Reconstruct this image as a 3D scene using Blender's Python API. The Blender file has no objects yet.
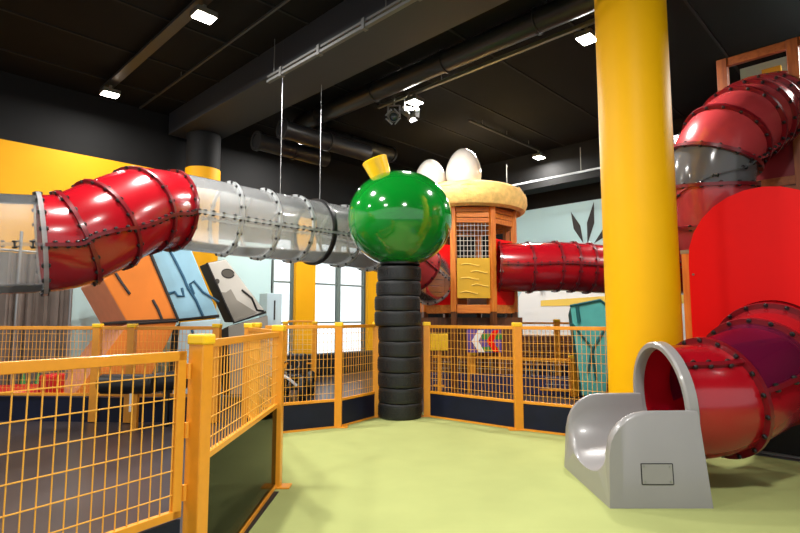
import bpy, math, random
from mathutils import Vector, Matrix
random.seed(7)
SC = bpy.context.scene
COL = SC.collection
PI = math.pi
F = 533.0
PITCH = math.radians(5.46)
CAMZ = 1.3

# ------------------------------------------------------------------ camera
cam = bpy.data.objects.new('camera', bpy.data.cameras.new('camera'))
COL.objects.link(cam)
cam.location = (0, 0, CAMZ)
cam.rotation_euler = (PI / 2 + PITCH, 0, 0)
cam.data.sensor_width = 36.0
cam.data.lens = F / 800 * 36.0
cam.data.clip_start = 0.05
SC.camera = cam

# ------------------------------------------------------------------ world, exposure
w = bpy.data.worlds.new('daylight')
SC.world = w
w.use_nodes = True
bg = w.node_tree.nodes['Background']
bg.inputs['Color'].default_value = (0.93, 0.97, 1.0, 1)
wt = w.node_tree
geo = wt.nodes.new('ShaderNodeTexCoord'); sep = wt.nodes.new('ShaderNodeSeparateXYZ'); mr = wt.nodes.new('ShaderNodeMapRange')
wt.links.new(geo.outputs['Generated'], sep.inputs[0]); wt.links.new(sep.outputs['Y'], mr.inputs['Value'])
mr.inputs['From Min'].default_value = -0.1; mr.inputs['From Max'].default_value = 0.5      # brighter sky beyond the windows
mr.inputs['To Min'].default_value = 0.72; mr.inputs['To Max'].default_value = 1.7
wt.links.new(mr.outputs[0], bg.inputs['Strength'])
SC.view_settings.view_transform = 'Standard'
SC.view_settings.look = 'None'
SC.view_settings.gamma = 1
SC.view_settings.use_curve_mapping = False
SC.view_settings.exposure = 0.3


def area(loc, size, power, rot=(0, 0, 0), color=(1, 0.97, 0.93)):
    l = bpy.data.lights.new('room_light', 'AREA')
    l.shape = 'SQUARE'; l.size = size; l.energy = power; l.color = color
    o = bpy.data.objects.new('room_light', l)
    COL.objects.link(o); o.location = loc; o.rotation_euler = rot
    return o


# added lights without fixtures, set at ceiling height to fill the room
for x, y, pw in ((1.0, 1.0, 190), (-3.2, 1.5, 110), (4.8, 1.7, 130), (-6.0, 4.6, 80), (6.2, 6.4, 140), (-2.3, 4.3, 130),
                 (1.6, 10.9, 150), (5.2, 10.3, 120), (-2.2, 10.6, 110)):
    area((x, y, 4.85), 0.45, pw)


# ------------------------------------------------------------------ pixel rays
def P(px, py, Y):
    u = (px - 400) / F; v = (266.5 - py) / F
    s = Y / (math.cos(PITCH) - v * math.sin(PITCH))
    return Vector((u * s, Y, CAMZ + (math.sin(PITCH) + v * math.cos(PITCH)) * s))


def G(px, py, z=0.0):
    u = (px - 400) / F; v = (266.5 - py) / F
    s = (z - CAMZ) / (math.sin(PITCH) + v * math.cos(PITCH))
    return Vector((u * s, s * (math.cos(PITCH) - v * math.sin(PITCH)), z))


E1 = Vector((0.70, 0.714, 0))      # along the window wall, away from the camera
E2 = Vector((-0.714, 0.70, 0))     # along the mural wall, to the left
ZV = Vector((0, 0, 1))


# ------------------------------------------------------------------ materials
def lin(c):
    return tuple((x / 255 / 12.92) if x / 255 <= 0.04045 else ((x / 255 + 0.055) / 1.055) ** 2.4 for x in c)


MATS = {}


def mat(name, rgb, rough=0.5, metal=0.0, coat=0.0, spec=0.5, var=0.0, scale=8.0, bump=0.0, bscale=60.0, emit=0.0, srgb=True):
    if name in MATS:
        return MATS[name]
    m = bpy.data.materials.new(name); m.use_nodes = True
    nt = m.node_tree; b = nt.nodes['Principled BSDF']
    c = lin(rgb) if srgb else rgb
    b.inputs['Base Color'].default_value = (*c, 1)
    b.inputs['Roughness'].default_value = rough
    b.inputs['Metallic'].default_value = metal
    b.inputs['Coat Weight'].default_value = coat
    b.inputs['Coat Roughness'].default_value = 0.08
    b.inputs['Specular IOR Level'].default_value = spec
    if var or bump:
        tc = nt.nodes.new('ShaderNodeTexCoord')
        if var:
            n = nt.nodes.new('ShaderNodeTexNoise'); n.inputs['Scale'].default_value = scale; n.inputs['Detail'].default_value = 5
            r = nt.nodes.new('ShaderNodeValToRGB')
            r.color_ramp.elements[0].position = 0.3; r.color_ramp.elements[1].position = 0.7
            r.color_ramp.elements[0].color = (*[x * (1 - var) for x in c], 1)
            r.color_ramp.elements[1].color = (*[min(1, x * (1 + var)) for x in c], 1)
            nt.links.new(tc.outputs['Object'], n.inputs['Vector'])
            nt.links.new(n.outputs['Fac'], r.inputs['Fac'])
            nt.links.new(r.outputs['Color'], b.inputs['Base Color'])
        if bump:
            n2 = nt.nodes.new('ShaderNodeTexNoise'); n2.inputs['Scale'].default_value = bscale; n2.inputs['Detail'].default_value = 3
            bp = nt.nodes.new('ShaderNodeBump'); bp.inputs['Strength'].default_value = bump; bp.inputs['Distance'].default_value = 0.01
            nt.links.new(tc.outputs['Object'], n2.inputs['Vector'])
            nt.links.new(n2.outputs['Fac'], bp.inputs['Height'])
            nt.links.new(bp.outputs['Normal'], b.inputs['Normal'])
    if emit:
        b.inputs['Emission Color'].default_value = (*c, 1)
        b.inputs['Emission Strength'].default_value = emit
    MATS[name] = m
    return m


def clear(name, tint, diff, dfac, gloss_rough=0.08, ior=1.45):
    """clear plastic sheet: lets most light straight through, with gloss and a little milkiness"""
    m = bpy.data.materials.new(name); m.use_nodes = True
    nt = m.node_tree; nt.nodes.clear()
    out = nt.nodes.new('ShaderNodeOutputMaterial')
    tr = nt.nodes.new('ShaderNodeBsdfTransparent'); tr.inputs[0].default_value = (*tint, 1)
    df = nt.nodes.new('ShaderNodeBsdfDiffuse'); df.inputs[0].default_value = (*diff, 1)
    tl = nt.nodes.new('ShaderNodeBsdfTranslucent'); tl.inputs[0].default_value = (*diff, 1)
    ad = nt.nodes.new('ShaderNodeMixShader'); ad.inputs[0].default_value = 0.5
    gl = nt.nodes.new('ShaderNodeBsdfGlossy'); gl.inputs['Roughness'].default_value = gloss_rough
    m1 = nt.nodes.new('ShaderNodeMixShader'); m1.inputs[0].default_value = dfac
    m2 = nt.nodes.new('ShaderNodeMixShader')
    fr = nt.nodes.new('ShaderNodeFresnel'); fr.inputs['IOR'].default_value = ior
    L = nt.links.new
    L(df.outputs[0], ad.inputs[1]); L(tl.outputs[0], ad.inputs[2])
    L(tr.outputs[0], m1.inputs[1]); L(ad.outputs[0], m1.inputs[2])
    L(fr.outputs[0], m2.inputs[0]); L(m1.outputs[0], m2.inputs[1]); L(gl.outputs[0], m2.inputs[2])
    L(m2.outputs[0], out.inputs[0])
    MATS[name] = m
    return m


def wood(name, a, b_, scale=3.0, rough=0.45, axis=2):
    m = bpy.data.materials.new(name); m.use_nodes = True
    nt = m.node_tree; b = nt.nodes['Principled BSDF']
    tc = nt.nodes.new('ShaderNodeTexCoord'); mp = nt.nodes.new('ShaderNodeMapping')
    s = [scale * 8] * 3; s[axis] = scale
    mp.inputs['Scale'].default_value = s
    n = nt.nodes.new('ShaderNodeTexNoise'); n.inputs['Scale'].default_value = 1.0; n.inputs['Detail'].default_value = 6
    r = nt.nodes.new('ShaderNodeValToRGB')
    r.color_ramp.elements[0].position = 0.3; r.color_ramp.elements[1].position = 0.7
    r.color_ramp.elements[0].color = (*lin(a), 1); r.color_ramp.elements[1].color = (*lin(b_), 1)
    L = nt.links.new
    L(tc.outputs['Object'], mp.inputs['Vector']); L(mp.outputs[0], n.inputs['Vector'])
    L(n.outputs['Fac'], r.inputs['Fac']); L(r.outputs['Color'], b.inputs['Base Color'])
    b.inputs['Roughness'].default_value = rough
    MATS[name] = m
    return m


M_black_paint = mat('black_paint', (19, 19, 19), 0.75, spec=0.25, var=0.12, scale=1.5)
M_ceiling = mat('black_ceiling', (20, 20, 20), 0.9, spec=0.15, var=0.15, scale=0.8)
M_seam = mat('ceiling_seam', (13, 13, 13), 0.9)
M_beam = mat('dark_beam', (40, 42, 46), 0.6)
M_duct = mat('black_duct', (40, 40, 41), 0.35, metal=0.2)
M_alu = mat('dull_aluminium', (150, 152, 152), 0.35, metal=0.8)
M_steel = mat('galvanised_steel', (120, 118, 108), 0.45, metal=0.6)
M_yellow_wall = mat('yellow_wall_paint', (230, 164, 2), 0.6, spec=0.25, var=0.03, scale=2)
M_yellow_gloss = mat('yellow_pillar_paint', (240, 178, 0), 0.5, spec=0.2, var=0.02, scale=3)
M_orange = mat('orange_powder_coat', (229, 150, 34), 0.38, coat=0.25, var=0.04, scale=20)
M_cap = mat('yellow_cap_plastic', (250, 200, 30), 0.4)
M_green = mat('green_carpet', (164, 171, 108), 0.95, spec=0.15, var=0.05, scale=2.5, bump=0.25, bscale=220)
M_dark_floor = mat('dark_floor', (60, 54, 57), 0.32, var=0.18, scale=1.2)
M_navy = mat('navy_board', (13, 19, 42), 0.5, spec=0.3, var=0.25, scale=5)
M_black_strip = mat('black_rubber_strip', (25, 24, 26), 0.6)
M_pinksheen = mat('pink_sheen_red_plastic', (178, 58, 62), 0.26, coat=0.4, var=0.12, scale=1.6)  # red paled to pink: lamp reflection on the upper tube put into the colour
M_red = mat('red_plastic', (156, 11, 24), 0.22, coat=0.5, var=0.05, scale=2)
M_redflange = mat('red_flange_plastic', (112, 14, 24), 0.3, coat=0.3)
M_redpanel = mat('red_panel_board', (232, 3, 3), 0.55, spec=0.2)
M_darkredpanel = mat('dark_red_board', (120, 10, 18), 0.45)
M_bolt = mat('black_bolt', (16, 15, 16), 0.35)
M_tyre = mat('tyre_rubber', (23, 25, 27), 0.5, var=0.15, scale=12)
M_green_ball = mat('green_fibreglass', (8, 122, 34), 0.12, coat=1.0)
M_yellow_fin = mat('yellow_fibreglass', (240, 190, 20), 0.25, coat=0.5)
M_grey = mat('grey_slide_plastic', (142, 139, 138), 0.32, coat=0.2, var=0.03, scale=3)
M_egg = mat('egg_shell', (222, 214, 204), 0.18, coat=0.6)
M_nest = mat('straw_nest', (235, 192, 110), 0.8, var=0.18, scale=9, bump=0.9, bscale=16)
M_wood = wood('orange_wood', (200, 104, 26), (224, 138, 50))
M_woodh = wood('orange_wood_across', (198, 102, 26), (222, 136, 48), axis=0)
M_twood = wood('tower_wood', (128, 62, 20), (164, 90, 38))
M_twoodh = wood('tower_wood_across', (128, 62, 20), (164, 90, 38), axis=0)
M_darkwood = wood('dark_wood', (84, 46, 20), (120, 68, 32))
M_mustard = mat('mustard_panel', (206, 160, 28), 0.5, var=0.04)
M_mustard_light = mat('mustard_light', (236, 200, 90), 0.5)
M_mesh = mat('orange_wire_coat', (240, 172, 62), 0.35, coat=0.3)
M_wire = mat('white_wire', (205, 200, 188), 0.4)
M_dark = mat('dark_void', (18, 16, 15), 0.8)
M_white = mat('white_paint', (236, 236, 232), 0.5)
M_mural = mat('mural_blue', (178, 212, 214), 0.6, var=0.04, scale=0.6)
M_teal_wall = mat('pale_teal_wall', (186, 214, 214), 0.6, var=0.04, scale=0.8)
M_greenframe = mat('grey_green_frame', (112, 126, 120), 0.5)
M_block_orange = mat('painted_wood_block', (226, 126, 40), 0.6, var=0.08, scale=2)
M_block_peach = mat('painted_block_side', (214, 146, 108), 0.6, var=0.05)
M_block_blue = mat('painted_ice_block', (150, 194, 214), 0.5, var=0.1, scale=2.5)
M_block_pale = mat('painted_pale_ice', (190, 212, 220), 0.5, var=0.06, scale=2.5)
M_block_grey = mat('painted_stone_block', (212, 206, 196), 0.7, var=0.06, scale=3)
M_block_shade = mat('painted_stone_patch', (156, 149, 138), 0.7)
M_hollow = mat('painted_hollow', (92, 86, 78), 0.7)
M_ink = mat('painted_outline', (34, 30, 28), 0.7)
M_inkblue = mat('painted_blue_outline', (38, 84, 112), 0.7)
M_teal = mat('painted_teal_block', (92, 190, 184), 0.5, var=0.14, scale=3)
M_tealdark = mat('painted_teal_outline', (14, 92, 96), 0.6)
M_curtain = mat('brown_curtain', (104, 94, 86), 0.85, var=0.15, scale=4)
M_lamp = mat('lamp_face', (255, 250, 240), 0.5, emit=40.0)
M_clear = clear('clear_plastic', (0.99, 0.995, 0.995), (0.96, 0.98, 0.98), 0.22, 0.1, 1.25)
M_clear2 = clear('clearer_plastic', (0.98, 0.985, 0.985), (0.9, 0.93, 0.93), 0.1, 0.08, 1.2)
M_clearrib = clear('clear_plastic_rib', (0.93, 0.94, 0.94), (0.85, 0.88, 0.88), 0.5)
M_maroon = clear('clear_maroon_plastic', (0.75, 0.1, 0.3), (0.6, 0.03, 0.16), 0.3)
M_smoke = clear('smoked_plastic', (0.6, 0.6, 0.62), (0.42, 0.42, 0.42), 0.42, 0.15)
M_smokeglass = clear('tinted_glass', (0.3, 0.33, 0.3), (0.02, 0.03, 0.02), 0.1, 0.03, 1.17)
M_pane = clear('window_glass', (0.96, 0.98, 0.98), (0.8, 0.85, 0.85), 0.04, 0.02)
M_fabric = mat('black_vinyl', (22, 22, 24), 0.45)
M_navypad = mat('navy_padding', (30, 34, 74), 0.6, var=0.2, scale=4)
M_purple = mat('purple_panel', (96, 70, 150), 0.5, var=0.35, scale=3)
M_greentoy = mat('green_toy', (50, 130, 60), 0.5)
M_redtoy = mat('red_toy_vinyl', (206, 26, 26), 0.35)


# ------------------------------------------------------------------ mesh builder
ORIGIN = {}


class MB:
    def __init__(s):
        s.v = []; s.f = []; s.mi = []; s.cur = 0

    def add(s, vs, fs):
        n = len(s.v)
        s.v += [Vector(a) for a in vs]
        s.f += [tuple(i + n for i in f) for f in fs]
        s.mi += [s.cur] * len(fs)
        return s

    def box(s, c, d, ax=None):
        c = Vector(c); X, Y, Z = ax if ax else (Vector((1, 0, 0)), Vector((0, 1, 0)), ZV)
        h = [X * d[0] / 2, Y * d[1] / 2, Z * d[2] / 2]
        vs = [c + h[0] * a + h[1] * b + h[2] * e for a, b, e in
              ((-1, -1, -1), (1, -1, -1), (1, 1, -1), (-1, 1, -1), (-1, -1, 1), (1, -1, 1), (1, 1, 1), (-1, 1, 1))]
        return s.add(vs, [(0, 3, 2, 1), (4, 5, 6, 7), (0, 1, 5, 4), (1, 2, 6, 5), (2, 3, 7, 6), (3, 0, 4, 7)])

    def beam(s, p, q, wd, ht, up=ZV):
        p, q = Vector(p), Vector(q); X = (q - p)
        L = X.length; X = X / L
        Y = up.cross(X)
        if Y.length < 1e-4: Y = Vector((1, 0, 0)).cross(X)
        Y.normalize(); Z = X.cross(Y)
        return s.box((p + q) / 2, (L, wd, ht), (X, Y, Z))

    def cyl(s, p, q, r0, r1=None, n=16, caps=True):
        p, q = Vector(p), Vector(q); r1 = r0 if r1 is None else r1
        T = (q - p).normalized()
        A = T.orthogonal().normalized(); B = T.cross(A)
        vs = []
        for c, r in ((p, r0), (q, r1)):
            for i in range(n):
                a = 2 * PI * i / n
                vs.append(c + (A * math.cos(a) + B * math.sin(a)) * r)
        fs = [(i, (i + 1) % n, n + (i + 1) % n, n + i) for i in range(n)]
        if caps:
            fs += [tuple(reversed(range(n))), tuple(range(n, 2 * n))]
        return s.add(vs, fs)

    def lathe(s, prof, c=(0, 0, 0), n=32, T=ZV, closed=False, sx=1.0, sy=1.0):
        """profile of (r, h) turned about T through c"""
        c = Vector(c); T = Vector(T).normalized()
        if abs(T.z) > 0.999: A, B = Vector((1, 0, 0)), Vector((0, 1, 0))
        else:
            A = T.orthogonal().normalized(); B = T.cross(A)
        m = len(prof); vs = []
        for r, h in prof:
            for i in range(n):
                a = 2 * PI * i / n
                vs.append(c + T * h + A * (r * sx * math.cos(a)) + B * (r * sy * math.sin(a)))
        fs = []
        for k in range(m if closed else m - 1):
            k2 = (k + 1) % m
            for i in range(n):
                j = (i + 1) % n
                fs.append((k * n + i, k * n + j, k2 * n + j, k2 * n + i))
        if not closed:
            if prof[0][0] > 1e-5: fs.append(tuple(reversed(range(n))))
            if prof[-1][0] > 1e-5: fs.append(tuple(range((m - 1) * n, m * n)))
        return s.add(vs, fs)

    def prism(s, poly, vec):
        poly = [Vector(p) for p in poly]; vec = Vector(vec); n = len(poly)
        vs = poly + [p + vec for p in poly]
        fs = [tuple(range(n)), tuple(reversed(range(n, 2 * n)))]
        fs += [(i, n + i, n + (i + 1) % n, (i + 1) % n) for i in range(n)]
        return s.add(vs, fs)

    def sweep(s, pts, r, n=8, caps=True):
        pts = [Vector(p) for p in pts]; vs = []
        prev = None
        for i, p in enumerate(pts):
            T = (pts[min(i + 1, len(pts) - 1)] - pts[max(i - 1, 0)]).normalized()
            A = T.orthogonal().normalized() if prev is None else (prev - T * prev.dot(T)).normalized()
            prev = A; B = T.cross(A)
            for k in range(n):
                a = 2 * PI * k / n
                vs.append(p + (A * math.cos(a) + B * math.sin(a)) * r)
        fs = []
        for i in range(len(pts) - 1):
            for k in range(n):
                fs.append((i * n + k, i * n + (k + 1) % n, (i + 1) * n + (k + 1) % n, (i + 1) * n + k))
        if caps:
            fs += [tuple(reversed(range(n))), tuple(range((len(pts) - 1) * n, len(pts) * n))]
        return s.add(vs, fs)

    def build(s, name, m, parent=None, smooth=False, bevel=0.0, origin=None):
        me = bpy.data.meshes.new(name)
        o = bpy.data.objects.new(name, me)
        org = Vector((0, 0, 0))
        if parent is not None:
            org = ORIGIN[parent.name]
        elif origin is not None:
            org = Vector(origin); o.location = org
        ORIGIN[o.name] = org
        me.from_pydata([v - org for v in s.v], [], s.f)
        ms = m if isinstance(m, (list, tuple)) else [m]
        for x in ms: me.materials.append(x)
        if len(ms) > 1:
            me.polygons.foreach_set('material_index', s.mi)
        import bmesh
        bm = bmesh.new(); bm.from_mesh(me)
        bmesh.ops.recalc_face_normals(bm, faces=bm.faces)
        bm.to_mesh(me); bm.free()
        if smooth:
            me.polygons.foreach_set('use_smooth', [True] * len(me.polygons))
            me.set_sharp_from_angle(angle=math.radians(38))
        me.update()
        COL.objects.link(o)
        if parent is not None: o.parent = parent
        if bevel:
            b = o.modifiers.new('bevel', 'BEVEL'); b.width = bevel; b.segments = 2; b.limit_method = 'ANGLE'
            b.angle_limit = math.radians(40)
        return o


def thing(name, label, cat, loc=(0, 0, 0), group=None):
    o = bpy.data.objects.new(name, None)
    COL.objects.link(o); o.location = loc; o.empty_display_size = 0.1
    ORIGIN[o.name] = Vector(loc)
    return tag(o, label, cat, group)


def tag(o, label, cat, group=None):
    o['label'] = label; o['category'] = cat
    if group: o['group'] = group
    return o


def struct(o):
    o['kind'] = 'structure'
    return o


# ================================================================== SETTING
L0 = Vector((-5.0, 9.5, 0))
M0 = Vector((3.9, 13.0, 0))


def lw(s, z=0.0, off=0.0):
    """a point on the window wall: s metres along it, off metres into the room"""
    return L0 + E1 * s + Vector((0.714, -0.70, 0)) * off + ZV * z


def mw(s, z=0.0, off=0.0):
    """a point on the mural wall: s metres to the left along it"""
    return M0 + E2 * s + Vector((-0.70, -0.714, 0)) * off + ZV * z


def wallblock(mb, fn, s0, s1, z0, z1, o0=-0.25, o1=0.0):
    vs = [fn(a, z, o) for z in (z0, z1) for a, o in ((s0, o0), (s1, o0), (s1, o1), (s0, o1))]
    mb.add(vs, [(0, 3, 2, 1), (4, 5, 6, 7), (0, 1, 5, 4), (1, 2, 6, 5), (2, 3, 7, 6), (3, 0, 4, 7)])


H = 5.2
mb = MB(); mb.box((0, 7.5, -0.06), (30, 24, 0.12)); struct(mb.build('floor', M_dark_floor))

wins = [(3.12, 3.75), (4.15, 5.95), (6.3, 7.9)]
mb = MB()
wallblock(mb, lw, -10, 1.0, 0, H)
wallblock(mb, lw, 1.0, 8.75, 3.15, H)
wallblock(mb, lw, 1.0, 8.75, 0, 0.3)
for a, b in ((1.0, 3.12), (3.75, 4.15), (5.95, 6.3), (7.9, 8.75)):
    wallblock(mb, lw, a, b, 0.3, 3.15)
wl = struct(mb.build('wall_left', M_black_paint))
mb = MB(); wallblock(mb, lw, -10, 1.0, 2.05, 4.1, 0.0, 0.012); mb.build('yellow_band', M_yellow_wall, wl)
mb = MB(); wallblock(mb, lw, -1.15, 3.08, 0.1, 2.9, 0.0, 0.014); mb.build('teal_panel', M_teal_wall, wl)
for i, (a, b) in enumerate(wins):
    mb = MB()
    for s in (a + 0.04, b - 0.04): mb.beam(lw(s, 0.3, -0.1), lw(s, 3.15, -0.1), 0.08, 0.08, E1)
    for z in (0.34, 1.18, 2.1, 3.11): mb.beam(lw(a + 0.08, z, -0.1), lw(b - 0.08, z, -0.1), 0.06, 0.04 if 1 < z < 3 else 0.08)
    if i: mb.beam(lw((a + b) / 2, 0.38, -0.1), lw((a + b) / 2, 3.07, -0.1), 0.10, 0.10, E1)
    fr = struct(mb.build('window_%d' % (i + 1), M_greenframe))
    mb = MB(); wallblock(mb, lw, a + 0.08, b - 0.08, 0.38, 3.07, -0.11, -0.10); mb.build('pane', M_pane, fr)
mb = MB(); wallblock(mb, lw, 3.68, 4.22, 0, 3.6, 0.0, 0.1); struct(mb.build('trim_1', M_yellow_wall))
mb = MB(); wallblock(mb, lw, 5.88, 6.4, 0, 3.6, 0.0, 0.1); struct(mb.build('trim_2', M_yellow_wall))

mb = MB(); wallblock(mb, mw, -9, 4.2, 0, H); wb = struct(mb.build('wall_back', M_black_paint))
mb = MB(); q0 = mw(-9.0); mb.beam(q0 + ZV * H / 2, q0 - E1 * 6.5 + ZV * H / 2, 0.2, H); struct(mb.build('wall_right', M_black_paint))

mb = MB(); mb.box((0, 7.5, H + 0.06), (30, 21, 0.12)); ce = struct(mb.build('ceiling', M_ceiling))
mb = MB()
for k in range(-9, 9):
    c = Vector((0, 8, H - 0.008)) + E2 * (k * 1.25)
    mb.beam(c - E1 * 9, c + E1 * 9, 0.035, 0.016)
mb.build('joint_strip', M_seam, ce)

# green carpet
GA = Vector((-0.952, 2.58, 0)); GB = G(275.5, 488); GC = G(246, 446)
F0 = G(281, 434); F1 = G(338, 428); F2 = G(376, 417.5)
R0 = G(427, 417); R1 = G(519, 430.5); R2 = Vector((2.45, 5.62, 0))
mb = MB()
pl = [(-1.05, -1.5), (-1.05, 2.5), (-1.3, 3.4), (-1.75, 5.1), (F0.x - .1, F0.y + .05), (F1.x, F1.y + .05), (F2.x, F2.y + .3), (R0.x, R0.y + .3),
      (R1.x, R1.y + .03), (2.3, 5.6), (2.95, 5.56), (4.4, 4.15), (6.5, 2.2), (6.5, -1.5)]
mb.prism([(x, y, 0.0) for x, y in pl], (0, 0, 0.008))
o = mb.build('floor_carpet', M_green); struct(o)
mb = MB()
mb.prism([(-1.09, -1.5, 0.0), (-1.02, -1.5, 0), (-0.93, 2.5, 0), (-0.90, 4.1, 0), (-1.0, 4.1, 0), (-1.06, 2.5, 0)], (0, 0, 0.014))
o = mb.build('trim_3', M_black_strip); struct(o)

# ------------------------------------------------------------------ ceiling services
mb = MB()
c0 = Vector((-1.5, 7.63, 4.99))
mb.beam(c0 + E2 * 3.7, c0 - E2 * 11, 0.84, 0.42)
struct(mb.build('ceiling_beam', M_beam))
mb = MB(); c1 = Vector((3.5, 12.35, 4.75)); mb.beam(c1 + E2 * 3.6, c1 - E2 * 7, 0.5, 0.85)
o = struct(mb.build('ceiling_beam', M_black_paint))


def zP(px, py, z):
    return G(px, py, z)


def duct(name, label, pts, r, group=None):
    t = thing(name, label, 'duct', pts[0], group)
    mb = MB(); path = []
    for i, p in enumerate(pts):
        if 0 < i < len(pts) - 1:
            a = (pts[i - 1] - p).normalized(); b = (pts[i + 1] - p).normalized()
            for k in range(9):
                u = k / 8
                path.append(p + a * (r * 1.6) * (1 - u) ** 2 + b * (r * 1.6) * u ** 2)
        else:
            path.append(p)
    mb.sweep(path, r, 28); mb.build('duct_pipe', M_duct, t, smooth=True)
    for i in range(len(pts) - 1):
        a, b = pts[i], pts[i + 1]; d = (b - a); L = d.length; d.normalize()
        n = max(1, int(L / 1.4))
        for k in range(n):
            c = a + d * (L * (k + 0.5) / n)
            MB().lathe([(r, -0.02), (r + 0.02, -0.02), (r + 0.02, 0.02), (r, 0.02)], c, 28, d, closed=True).build('clamp_band', M_duct, t, smooth=True)
    MB().lathe([(r - .02, -.03), (r + .025, -.03), (r + .025, .03), (r - .02, .03)], pts[-1] if name == 'round_duct' else pts[0], 28, (pts[-1] - pts[-2]) if name == 'round_duct' else (pts[1] - pts[0]), closed=True).build('end_collar', M_duct, t, smooth=True)
    return t


e = zP(296, 126, 5.0)
duct('round_duct', 'long bent round duct with grey sheen crossing under the dark beam', [e - E2 * 9, e, e + E1 * 2.6], 0.15)
d1 = zP(257, 141, 4.55)
duct('stub_duct', 'open-ended black duct, leftmost of the stubs below the beam', [d1, d1 + E1 * 1.6], 0.16)
d2 = zP(283, 129, 4.62)
duct('stub_duct', 'open-ended black duct beside the bend of the long round duct', [d2, d2 + E1 * 2.0], 0.16)


def lamp(px, py, label, z=4.9, power=110, s=0.23):
    c = zP(px, py, z)
    t = thing('floodlight', label, 'ceiling light', c, 'square ceiling floodlights')
    ax = (E1, E2, ZV)
    mb = MB(); mb.box(c + ZV * 0.045, (s + .03, s * 0.8 + .03, 0.07), ax); mb.build('housing', M_steel, t, bevel=0.008)
    mb = MB(); mb.box(c + ZV * 0.005, (s, s * 0.8, 0.012), ax); mb.build('lamp_face', M_lamp, t)
    mb = MB(); mb.beam(c + ZV * 0.08, Vector((c.x, c.y, z + 0.16)), 0.04, 0.04, E1); mb.build('bracket', M_steel, t)
    l = area(c - ZV * 0.03, s, power); l.name = 'lamp_glow'
    return c


LA = lamp(110, 95, 'square floodlight nearest the yellow wall, at the end of its rail', power=45)
LB = lamp(204, 18, 'square floodlight near the top edge, left of the long lighting bar', power=130)
LC = lamp(415, 103, 'glaring floodlight right beside the two spotlights', power=110, s=0.22)
LD = lamp(587, 40, 'floodlight tucked against the top of the big yellow pillar', power=120)
LE = lamp(539, 158, 'small floodlight above the pale blue mural', power=60, s=0.22)


def rail(name, label, p, q, wd=0.05, ht=0.05, m=None, drops=3, top=H):
    t = thing(name, label, 'rail', p)
    p, q = Vector(p), Vector(q)
    mb = MB(); mb.beam(p, q, wd, ht); mb.build('bar', m or M_steel, t)
    for k in range(drops):
        c = p + (q - p) * ((k + 0.5) / drops)
        MB().cyl(c + ZV * ht / 2, (c.x, c.y, top), 0.008, n=6).build('hanger', M_steel, t)
    return t


M_rail = mat('black_rail', (56, 56, 54), 0.5, metal=0.3)
rail('lamp_rail', 'flat black rail joining the two left floodlights', LA + ZV * .18 + E2 * .3, LA + ZV * .18 - E2 * 7, 0.14, 0.04, M_rail)
rail('lamp_rail', 'steel rail carrying the spotlights and the two right floodlights', LC + ZV * .18 + E2 * .9, LC + ZV * .18 - E2 * 8, 0.05, 0.05, M_steel)
r2 = zP(395, 88, 4.95)
rail('cable_tray', 'thin cable tray running beside the spotlight rail', r2 + E2 * .4, r2 - E2 * 8, 0.04, 0.03, M_steel)
r3 = zP(455, 100, 4.98)
rail('lamp_rail', 'short black rail reaching to the floodlight above the mural', LE + ZV * .18, LE + ZV * .18 - E1 * 2.6, 0.05, 0.04, M_rail)
r4 = zP(520, 184, 4.2)
rail('curtain_rail', 'pale horizontal rail hanging in front of the dark wall above the mural', r4 + E2 * 1.2, r4 - E2 * 4, 0.03, 0.035, M_alu, top=4.7)
r5 = zP(140, 108, 5.1)
rail('cable_tray', 'faint cable line on the ceiling right of the two left floodlights', r5, r5 - E2 * 7, 0.03, 0.03, M_rail, drops=2)

# lighting bar and its wires
ba = zP(268, 82, 4.62)
M_bar = mat('dark_steel_bar', (92, 92, 90), 0.45)
bar = thing('lighting_bar', 'long double-tube steel lighting bar hanging above the clear tube', 'lighting bar', ba)
b1 = ba - E2 * 7
mb = MB(); mb.beam(ba, b1, 0.05, 0.035); mb.build('lower_bar', M_bar, bar)
mb = MB(); mb.beam(ba + ZV * .07, b1 + ZV * .07, 0.03, 0.03); mb.build('upper_bar', M_bar, bar)
for k in range(1, 8):
    c = ba - E2 * (k * 0.85 - 0.5)
    mb = MB(); mb.box(c + ZV * .03, (0.05, 0.07, 0.13), (E2, E1, ZV)); mb.build('bracket', M_bar, bar)
for k in (0.15, 2.4, 4.6):
    c = ba - E2 * k
    MB().cyl(c + ZV * .08, (c.x, c.y, H), 0.006, n=6).build('hanger', M_bar, bar)


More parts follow.
